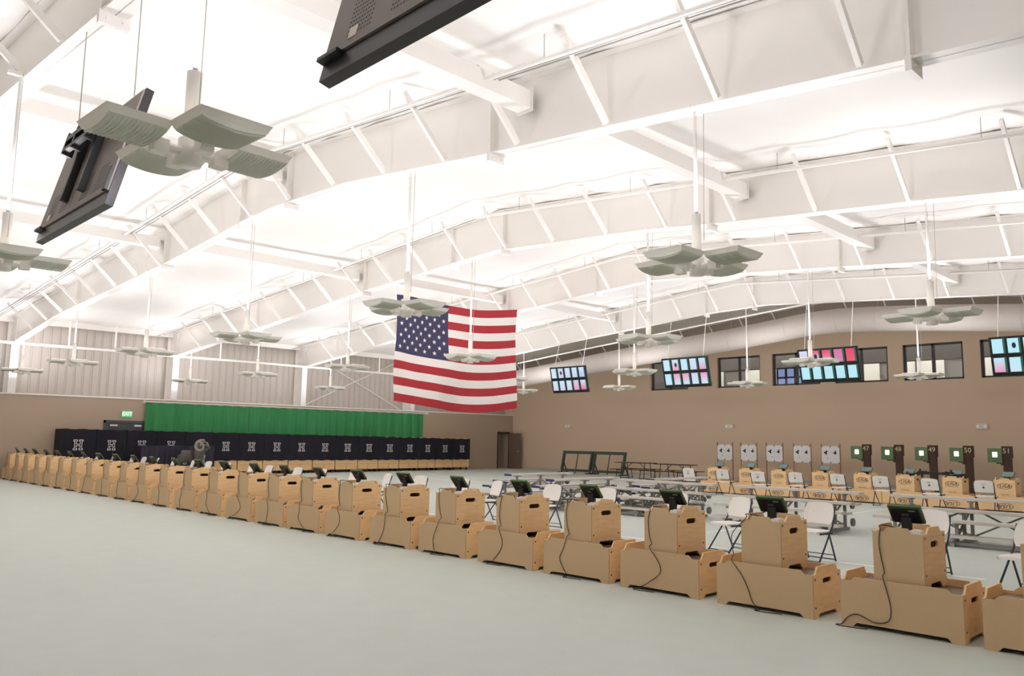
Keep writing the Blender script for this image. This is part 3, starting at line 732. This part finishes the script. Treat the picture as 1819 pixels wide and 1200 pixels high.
# ------------------------------------------------------------------ far firing stations
FLOW, FUPP, FTAB, FCHR = Proto(make_lower(True)), Proto(make_upper(True)), Proto(make_tablet(True)), Proto(make_chair(True))
FPX_ = [(1259, 1294), (1314.7, 1350), (1371.6, 1408), (1444, 1484), (1518, 1547), (1592.7, 1622), (1674.7, 1708), (1766, 1800)]
YF = 24.5
for i, (a, b) in enumerate(FPX_):
    xa = at_y(a, 850, YF).x; od = ORD[i+1]; g = 'behind the bleachers'
    s_ = 1.12
    # turned round: the shooter side (with the logo) faces the camera
    FLOW.put((xa+.80, YF+LD-.1, -.0), PI, 'plywood bench box with upside-down USA print, %s from the left by the end wall' % od, 'far bench boxes', (1.12, 1, .88))
    FUPP.put((xa+UW*s_, YF+UD-.06, .392*.88), PI, 'upright plywood box with oval USA logo, %s from the left by the end wall' % od, 'far upright boxes', (s_, 1, .96))
    FTAB.put((xa+UW*s_*.55, YF+.28, .345+.475*.96), PI+random.uniform(-.2, .2), 'grey-lit monitor on the %s USA box from the left by the end wall' % od, 'far monitors', (1.05, 1, .85))
for i, (px, py) in enumerate([(1222, 831), (1281, 833), (1341, 837), (1411, 838.5), (1491, 841), (1563, 845), (1646, 850), (1745, 853)]):
    p = at_z(px, py, .84)
    FCHR.put((p.x, min(23.6, max(22.9, p.y))+.25, 0), PI+math.radians(random.uniform(-6, 6)), 'white folding chair with crest, seen from behind, %s from the left before the USA boxes' % ORD[i+1], 'far folding chairs')
# rifles lying on two far boxes
def rifle(loc, rz, lb):
    t = thing('air_rifle', loc, rz, lb, 'rifle', 'rifles on the far boxes')
    m = MB(); m.plate([(-.45, -.09), (-.3, -.05), (-.1, -.06), (-.05, -.02), (.2, -.01), (.2, .04), (-.1, .04), (-.2, .02), (-.42, .05)], [], .045, (0, .022, .1), (1, 0, 0), (0, 0, 1), (0, -1, 0)); m.build('stock', BLACK, t)
    MB().cyl((.1, 0, .15), (.68, 0, .15), .013, 8).build('barrel', BLACK, t); MB().cyl((.1, 0, .11), (.42, 0, .11), .02, 8).build('cylinder', BLACK, t)
    m = MB(); m.box(-.1, .12, -.02, .02, .13, .18); m.box(-.06, -.02, -.02, .02, .175, .24); m.build('sight', BLACK, t); MB().box(.62, .66, -.012, .012, .15, .19).build('front_sight', BLACK, t)
    MB().box(-.02, .03, -.02, .02, .0, .1).build('grip', BLACK, t)
xa = at_y(1592.7, 850, YF).x; rifle((xa+.62, YF+.22, .345+.475*.96), 0, 'black air rifle lying on the sixth USA box, pointing right')
xa = at_y(1674.7, 850, YF).x; rifle((xa+.12, YF+.22, .345+.475*.96), PI*.97, 'black air rifle lying on the seventh USA box')

# ------------------------------------------------------------------ targets by the end wall
def make_paper():
    t = thing('paper_target_stand', (0, 0, 0), 0, 'x', 'target stand')
    for s_ in (-.38, .38): MB().box(s_-.02, s_+.02, -.015, .015, .02, 1.72).build('post', STICK, t)
    MB().box(-.5, .5, -.25, .25, 0, .02).build('base', STICK, t)
    pp = MB().box(-.37, .37, -.03, -.018, .93, 1.62).build('paper_sheet', PAPER, t)
    m = MB(); rnd = random.Random(3)
    for cx, cz, R in ((-.19, 1.35, .085), (.0, 1.37, .03), (.19, 1.35, .085), (-.12, 1.14, .035), (.2, 1.12, .03)):
        for k in range(7 if R > .05 else 2):
            a = rnd.uniform(0, 6.28); r = R*rnd.uniform(0, .8); n = 8; rr = R*rnd.uniform(.25, .55)
            c = V((cx+r*math.cos(a), -.0302-.0002*k, cz+r*math.sin(a))); m.add([c+V((rr*math.cos(2*PI*q/n)*rnd.uniform(.6, 1), 0, rr*math.sin(2*PI*q/n))) for q in range(n)], [tuple(range(n))])
    m.build('target_marks', INK, pp)
    m = MB()
    for x in (-.34, 0, .34):
        for z in (.95, 1.6): m.box(x-.015, x+.015, -.04, -.03, z-.03, z+.03)
    m.build('clips', SCREW, t)
    return t
PAPERP = Proto(make_paper())
for i, px in enumerate([1288, 1330.3, 1376, 1425, 1475.5]):
    p = at_y(px, 800, 32.5); PAPERP.put((p.x, 32.5, 0), random.uniform(-.03, .03), 'white paper target sheet on two thin wooden posts, %s from the left' % ORD[i+1], 'paper target stands')
for i, (gx, nx, num) in enumerate([(1523.5, 1540, '47'), (1577.5, 1597, '48'), (1638, 1657, '49'), (1700, 1720.5, '50'), (1768, 1789, '51')]):
    p = at_y(nx, 800, 32.5); g = at_y(gx, 800, 32.5).x-p.x; cz = 1.47
    t = thing('electronic_target', (p.x, 32.5, 0), 0, 'dark wooden post numbered %s with a green square target' % num, 'target', 'numbered electronic targets')
    MB().box(-.13, .13, -.06, .06, 0, 1.35).build('post', WALNUT, t); MB().box(-.16, .16, -.08, .08, 1.3, 1.72).build('head_board', WALNUT, t)
    n_b = MB().box(-.12, .12, -.10, -.085, 1.4, 1.68).build('number_plate', WALNUT, t); MB().text(num, .25, (0, -.101, 1.55), (1, 0, 0), (0, 0, 1), .002).build('number', YELLOWINK, n_b)
    MB().box(-.45 if g < -.4 else -.35, -.1, -.03, .03, 1.1, 1.2).build('arm', WALNUT, t); MB().box(-.2, -.13, -.1, .1, 1.05, 1.55).build('bracket', FRAMEBR, t)
    bx = MB().plate([(-.225, -.25), (.225, -.25), (.225, .25), (-.225, .25)], [[(-.085, -.06), (-.085, .12), (.085, .12), (.085, -.06)]], .14, (g, -.12, cz-.08), (1, 0, 0), (0, 0, 1), (0, 1, 0)).build('target_box', TGREEN, t)
    pp = MB().box(g-.1, g+.1, -.06, -.05, cz-.15, cz+.05).build('lit_paper', LITPAPER, bx); m = MB().cyl((g+.01, -.0605, cz-.05), (g+.01, -.062, cz-.05), .012, 10); m.build('aiming_mark', INK, pp)
    m = MB().box(g-.04, g+.04, -.123, -.12, cz-.29, cz-.27); m.build('tag', SCREW, bx)

# ------------------------------------------------------------------ bleachers
def make_bleacher(L, caps=False):
    t = thing('bleacher', (0, 0, 0), 0, 'x', 'bleacher')
    tiers = [('foot_plank', .0, .19), ('seat_plank', .14, .43), ('foot_plank', .42, .40), ('seat_plank', .56, .585), ('foot_plank', .88, .555), ('seat_plank', 1.02, .765)]
    for nm, y, z in tiers:
        pl = MB().box(0, L, y, y+.24, z-.045, z).build(nm, ALU, t)
        if caps:
            for x in (-.012, L): MB().box(x-.004, x+.016, y-.01, y+.25, z-.05, z+.002).build('end_cap', BLUECAP, pl)
    for x in (.35, L/2, L-.35):
        m = MB()
        m.bar((x, -.02, .03), (x, 1.3, .03), .06, .06)
        for y, z in ((.1, .14), (.26, .385), (.68, .54), (1.14, .72)): m.bar((x, y, .05), (x, y, z), .05, .05, (0, 1, 0)); m.box(x-.03, x+.03, y-.13, y+.13, z-.03, z)
        m.bar((x, 0, .13), (x, 1.14, .13), .04, .04); m.bar((x, .1, .36), (x, .7, .36), .04, .04); m.bar((x, .5, .52), (x, 1.14, .52), .04, .04); m.bar((x, .2, .1), (x, 1.14, .6), .03, .03)
        m.build('support_frame', ALUD, t)
    m = MB(); m.bar((.35, 1.16, .08), (L/2, 1.16, .6), .03, .03); m.bar((L/2, 1.16, .08), (.35, 1.16, .6), .03, .03); m.bar((L/2, 1.16, .08), (L-.35, 1.16, .6), .03, .03); m.bar((L-.35, 1.16, .08), (L/2, 1.16, .6), .03, .03)
    m.build('cross_brace', ALUD, t); MB().bar((.35, .1, .05), (L-.35, .1, .05), .04, .05).build('ground_rail', ALUD, t)
    for x in (.22, L-.22):
        for z in (.16, .5): MB().cyl((x-.022, 1.2, z), (x+.022, 1.2, z), .08, 16).build('wheel', RUBBER, t)
    return t
BL1, BL2 = Proto(make_bleacher(2.75)), Proto(make_bleacher(2.6, True))
for (x, y, lb) in ((-5.95, 15.2, 'at the right edge, behind the second and third chairs'), (-9.28, 15.2, 'second from the right, behind the plywood boxes'), (-12.55, 15.2, 'third from the right, behind the boxes')):
    BL1.put((x, y, 0), 0, 'aluminium three-row bleacher '+lb, 'aluminium bleachers')
for (x, y, lb) in ((-14.35, 17.1, 'end-on with blue plank ends, nearest the other bleachers'), (-13.2, 19.6, 'behind the others, turned endways, by the picnic tables'), (-16.9, 18.2, 'leftmost of all, end-on with blue plank ends')):
    BL2.put((x, y, 0), -PI/2, 'aluminium bleacher '+lb, 'aluminium bleachers')

# ------------------------------------------------------------------ green tilted frames, picnic tables
def make_rack():
    t = thing('steel_frame_rack', (0, 0, 0), 0, 'x', 'rack'); L = 1.9
    def pt(x, w): return (x, .22*w, .16+.92*w)
    m = MB(); m.bar(pt(0, 0), pt(0, 1), .14, .09, (1, 0, 0)); m.bar(pt(L, 0), pt(L, 1), .14, .09, (1, 0, 0)); m.bar(pt(-.06, 1), pt(L+.06, 1), .1, .15); m.bar(pt(0, 0), pt(L, 0), .08, .12); m.build('panel_frame', DKGREEN, t)
    MB().bar(pt(L/2, -.16), pt(L/2, 1), .05, .03, (1, 0, 0)).build('centre_bar', DKGREEN, t)
    for x in (0, L):
        m = MB(); m.box(x-.06, x+.06, -.3, .45, 0, .06); m.bar((x, -.02, .05), pt(x, 0), .08, .06, (1, 0, 0)); m.bar((x, .42, .05), pt(x, .5), .05, .05, (1, 0, 0)); m.build('foot', DKGREEN, t)
    return t
RACK = Proto(make_rack())
for i, px in enumerate([1000, 1050]):
    p = at_z(px, 839 if i == 0 else 841, 0); x = (-28.5, -26.4)[i]
    RACK.put((x, 32.2-.0*i, 0), 0, 'dark green tilted steel frame, '+('the left one by the open door' if i == 0 else 'the right one by the picnic tables'), 'green steel frames')
def make_table():
    t = thing('picnic_table', (0, 0, 0), 0, 'x', 'table')
    MB().box(-.9, .9, -.37, .37, .71, .74).build('tabletop', TABLEBR, t)
    for y in (-.72, .72):
        MB().box(-.9, .9, y-.14, y+.14, .42, .45).build('bench_seat', TABLEBR, t)
    for x in (-.6, .6):
        m = MB()
        for y in (-.75, .75): m.cyl((x, y, .0), (x, y*.85, .43), .018, 6)
        m.cyl((x, -.72, .40), (x, .72, .40), .018, 6); m.cyl((x, -.25, .72), (x, -.35, .0), .018, 6); m.cyl((x, .25, .72), (x, .35, 0), .018, 6); m.cyl((x, 0, .4), (x*.3, 0, .72), .015, 6); m.cyl((x, -.75, .03), (x, .75, .03), .015, 6)
        m.build('leg_frame', TABLEBR, t)
    return t
PT = Proto(make_table())
for (x, y, r, lb) in ((-22.3, 30.3, .12, 'dark brown picnic table beside the green frames'), (-19.9, 29.9, -.05, 'dark brown picnic table nearest the paper targets')): PT.put((x, y, 0), r, lb, 'picnic tables')

# ------------------------------------------------------------------ wooden carts under navy H covers
def slabH(m, O, U, W, h, t):
    """block letter H with slab serifs, outlined"""
    O, U, W = V(O), V(U), V(W); N = U.cross(W); w_ = h*.86
    def H(k, e):
        s = .30*w_; g = .17*h; a = w_/2; b = h/2; st = .15*w_; c = .095*h
        P = [(-a+e, -b+e), (-a+.42*w_-e, -b+e), (-a+.42*w_-e, -b+g-e), (-a+.33*w_-e, -b+g-e), (-a+.33*w_-e, -c+e), (a-.33*w_+e, -c+e), (a-.33*w_+e, -b+g-e), (a-.42*w_+e, -b+g-e), (a-.42*w_+e, -b+e), (a-e, -b+e), (a-e, -b+g-e), (a-.1*w_-e, -b+g-e), (a-.1*w_-e, b-g+e), (a-e, b-g+e), (a-e, b-e), (a-.42*w_+e, b-e), (a-.42*w_+e, b-g+e), (a-.33*w_+e, b-g+e), (a-.33*w_+e, c-e), (-a+.33*w_-e, c-e), (-a+.33*w_-e, b-g+e), (-a+.42*w_-e, b-g+e), (-a+.42*w_-e, b-e), (-a+e, b-e), (-a+e, b-g+e), (-a+.1*w_+e, b-g+e), (-a+.1*w_+e, -b+g-e), (-a+e, -b+g-e)]
        return P
    m.mi = 1; m.plate(H(1, 0), [], t, O, U, W, N); m.mi = 0; m.plate(H(1, .046*h), [], t+.002, O, U, W, N)
XCART = -33.75
def make_cart():
    t = thing('wooden_cart', (0, 0, 0), 0, 'x', 'cart')
    MB().box(-.62, 0, -.585, .585, .14, 1.74).build('body', PALEWOOD, t)
    m = MB(); m.box(0, .004, -.5, .5, .40, .412); m.box(0, .004, -.03, -.02, .16, .40); m.box(0, .004, .02, .03, .16, .40); m.box(0, .004, -.03, .03, .36, .37); m.build('front_groove', WOODLINE, t)
    for x in (-.08, -.54):
        for y in (-.48, .48):
            m = MB().cyl((x, y-.02, .05), (x, y+.02, .05), .05, 12); m.box(x-.02, x+.02, y-.03, y+.03, .09, .14); m.build('caster', BLACK, t)
    return t
def make_cover(seed):
    rnd = random.Random(seed); m = MB(); y0, y1 = -.605, .605; zt = 1.775; zb = .60
    n = 14; rows = []
    for j in range(9):
        z = zt+(zb-zt)*j/8; rows.append([(.035+.016*math.sin(i*1.3+seed)*j/8, y0+(y1-y0)*i/n, z+(.014*math.sin(i*.9+seed*2) if j in (0, 8) else 0)) for i in range(n+1)])
    m.sheet(rows[::-1]); top = rows[0]; back = [(-.655, p[1], zt) for p in top]; m.sheet([top, back]); m.sheet([back, [(-.66, p[1], zb) for p in top]])
    for y, fl in ((y0, 0), (y1, 1)):
        q = [(.035, y, zb), (-.66, y, zb), (-.655, y, zt), (.035, y, zt)]; m.add(q, [(0, 1, 2, 3) if not fl else (3, 2, 1, 0)])
    slabH(m, (.052, .0, 1.2), (0, 1, 0), (0, 0, 1), .38, .003)
    return m.mesh('letter_cover', [NAVY, HWHITE])
CART = Proto(make_cart()); COVM = [make_cover(s_) for s_ in range(3)]
PB = [107, 172, 226, 279, 330, 379, 425, 470, 515, 558, 598, 638, 674, 711, 745, 775, 806, 835]
PY = [at_x(a, 768, XCART+.03).y for a in PB]
for i in range(17):
    yc = (PY[i]+PY[i+1])/2; sc = (PY[i+1]-PY[i])/1.225; dz = 1.045-.0055*i
    CART.put((XCART, yc, 0), 0, 'pale wooden cart on casters under a navy H cover, %s from the left' % ORD[i+1], 'wooden carts along the left wall', (1, sc, 1))
    o = bpy.data.objects.new('letter_cover', COVM[i % 3]); COL.objects.link(o); o.location = (XCART+random.uniform(0, .02), yc, 0); o.scale = (1, sc, dz)
    tag(o, 'navy cloth cover with a white block letter H, %s from the left along the wall' % ORD[i+1], 'cover', 'navy H covers along the left wall')
# draped table in front of the covers
y0 = at_x(252, 790, -32.3).y; y1 = at_x(383, 790, -32.3).y; yc = (y0+y1)/2; hl = (y1-y0)/2
t = thing('folding_table', (-32.6, yc, 0), 0, 'long table under a purple-navy cloth with H letters behind the ram statue', 'table')
MB().box(-.35, .25, -hl+.03, hl-.03, 1.2, 1.23).build('tabletop', PALEWOOD, t)
for s_ in (-1, 1):
    for x in (-.3, .2): MB().cyl((x, s_*(hl-.15), 0), (x, s_*(hl-.15), 1.2), .02, 8).build('leg', NAVYTUBE, t)
m = MB(); rows = []; n = 40
for j in range(10):
    z = 1.25+(.42-1.25)*j/9; rows.append([(.28+.02*j/9*math.sin(i*.9)+.012*math.sin(i*2.3), -hl+2*hl*i/n, z) for i in range(n+1)])
m.mi = 0; m.sheet(rows[::-1]); m.sheet([[(-.4, -hl+2*hl*i/n, 1.25) for i in range(n+1)], [(.28, -hl+2*hl*i/n, 1.25) for i in range(n+1)]][::-1])
for s_ in (-1, 1): m.add([(.28, s_*hl, .42), (-.4, s_*hl, .42), (-.4, s_*hl, 1.25), (.28, s_*hl, 1.25)], [(0, 1, 2, 3)])
o = m.build('tablecloth', [PURPLE, HWHITE], None, False, 'purple-navy cloth with H letters draped over the long table by the statue', 'tablecloth', None, None, (-32.6, yc, 0))
m = MB()
for px in (325, 357.5):
    yy = at_x(px, 817, -32.27).y-yc; slabH(m, (.318, yy, .70), (0, 1, 0), (0, 0, 1), .36, .003)
m.build('letter_print', [NAVY, HWHITE], o)

# ------------------------------------------------------------------ ram statue
def ram(loc):
    t = thing('ram_statue', loc, math.radians(-45), 'grey ram statue with curled horns standing before the navy covers', 'statue')
    me = bpy.data.meshes.new('b'); vs = []; es = []; rr = []
    def ad(p, r, par=None):
        vs.append(p); rr.append(r)
        if par is not None: es.append((par, len(vs)-1))
        return len(vs)-1
    a = ad((0, -.05, .84), (.23, .25)); b = ad((0, .15, .86), (.23, .26), a); c = ad((0, .32, .92), (.2, .24), b); n1 = ad((0, .42, 1.1), (.15, .17), c); n2 = ad((0, .46, 1.25), (.11, .12), n1); hd = ad((0, .56, 1.29), (.085, .085), n2); mz = ad((0, .7, 1.2), (.055, .055), hd); ad((0, .75, 1.16), (.04, .04), mz)
    d = ad((0, -.25, .85), (.22, .24), a); e = ad((0, -.36, .86), (.16, .18), d); ad((0, -.5, .84), (.03, .05), e)
    for s_ in (-1, 1):
        f = ad((.1*s_, .36, .62), (.08, .09), c); g = ad((.1*s_, .37, .36), (.045, .045), f); h = ad((.1*s_, .36, .12), (.032, .032), g); ad((.1*s_, .38, .03), (.042, .05), h)
        f = ad((.11*s_, -.38, .66), (.09, .11), e); g = ad((.11*s_, -.46, .42), (.045, .05), f); h = ad((.11*s_, -.42, .13), (.03, .032), g); ad((.11*s_, -.40, .03), (.042, .05), h)
        ad((.13*s_, .6, 1.22), (.025, .02), n2)
    me.from_pydata(vs, es, []); o = bpy.data.objects.new('b', me); COL.objects.link(o)
    md = o.modifiers.new('s', 'SKIN'); md2 = o.modifiers.new('d', 'SUBSURF'); md2.levels = 2; md2.render_levels = 2
    if not me.skin_vertices: me.attributes
    try: sk = me.skin_vertices[0].data
    except Exception: sk = None
    if sk is None or len(sk) == 0: return
    for i, r in enumerate(rr): sk[i].radius = r
    sk[0].use_root = True
    dg = bpy.context.evaluated_depsgraph_get(); m2 = bpy.data.meshes.new_from_object(o.evaluated_get(dg)); m2.name = 'body'
    bpy.data.objects.remove(o); m2.materials.clear(); m2.materials.append(STATUE); m2.polygons.foreach_set('use_smooth', [True]*len(m2.polygons))
    bo = bpy.data.objects.new('body', m2); COL.objects.link(bo); bo.parent = t
    for s_ in (-1, 1):
        P = []; R = []
        for k in range(26):
            u = k/25; an = math.radians(75+u*440); rad = .2*(1-.3*u)
            P.append((s_*(.07+.26*u), .44+rad*math.cos(an)-.02, 1.27+rad*math.sin(an))); R.append(.07*(1-.85*u)+.004)
        MB().tube(P, .05, 10, R).build('horn', STATD, bo, True)
    MB().box(-.25, .25, -.6, .6, 0, .03).build('plinth', STATD, t)
yr = at_x(338, 815, -31.6).y
def ram_skin_layer():
    pass
ram((-31.6, yr, 0))

# ------------------------------------------------------------------ green curtain on the left wall
m_all = []
rail0, rail1 = at_x(256, 715, XL+.15).y, at_x(760, 736, XL+.15).y
cr = MB().cyl((XL+.15, rail0, 3.04), (XL+.15, rail1, 3.04), .02, 8); cr.box(XL, XL+.18, rail1-.03, rail1, 2.98, 3.1); cr.box(XL, XL+.18, rail0, rail0+.03, 2.98, 3.1)
struct(cr, 'trim_8', WHITE)
for ci, (pa, pb, lb) in enumerate([(259, 512, 'green curtain on the left wall, the panel by the dark double doors'), (512.5, 752, 'green curtain on the left wall, the panel nearest the end wall')]):
    ya, yb = at_x(pa, 720, XL+.15).y, at_x(pb, 730, XL+.15).y; n = 220; m = MB(); rows = []
    for j in range(7):
        z = 3.0+(.25-3.0)*j/6; row = []
        for i in range(n+1):
            yy = ya+(yb-ya)*i/n; wv = math.sin(yy*11)*.06+math.sin(yy*4.3+ci)*.04+math.sin(yy*23)*.02
            row.append((XL+.15+wv*(.6+.4*j/6), yy+.02*math.sin(yy*7)*j/6, z+(.035*abs(math.sin(yy*5.5))-.03 if j == 0 else 0)))
        rows.append(row)
    m.sheet(rows[::-1]); m.build('wall_curtain', GREENCLOTH, None, True, lb, 'curtain', 'green wall curtains')
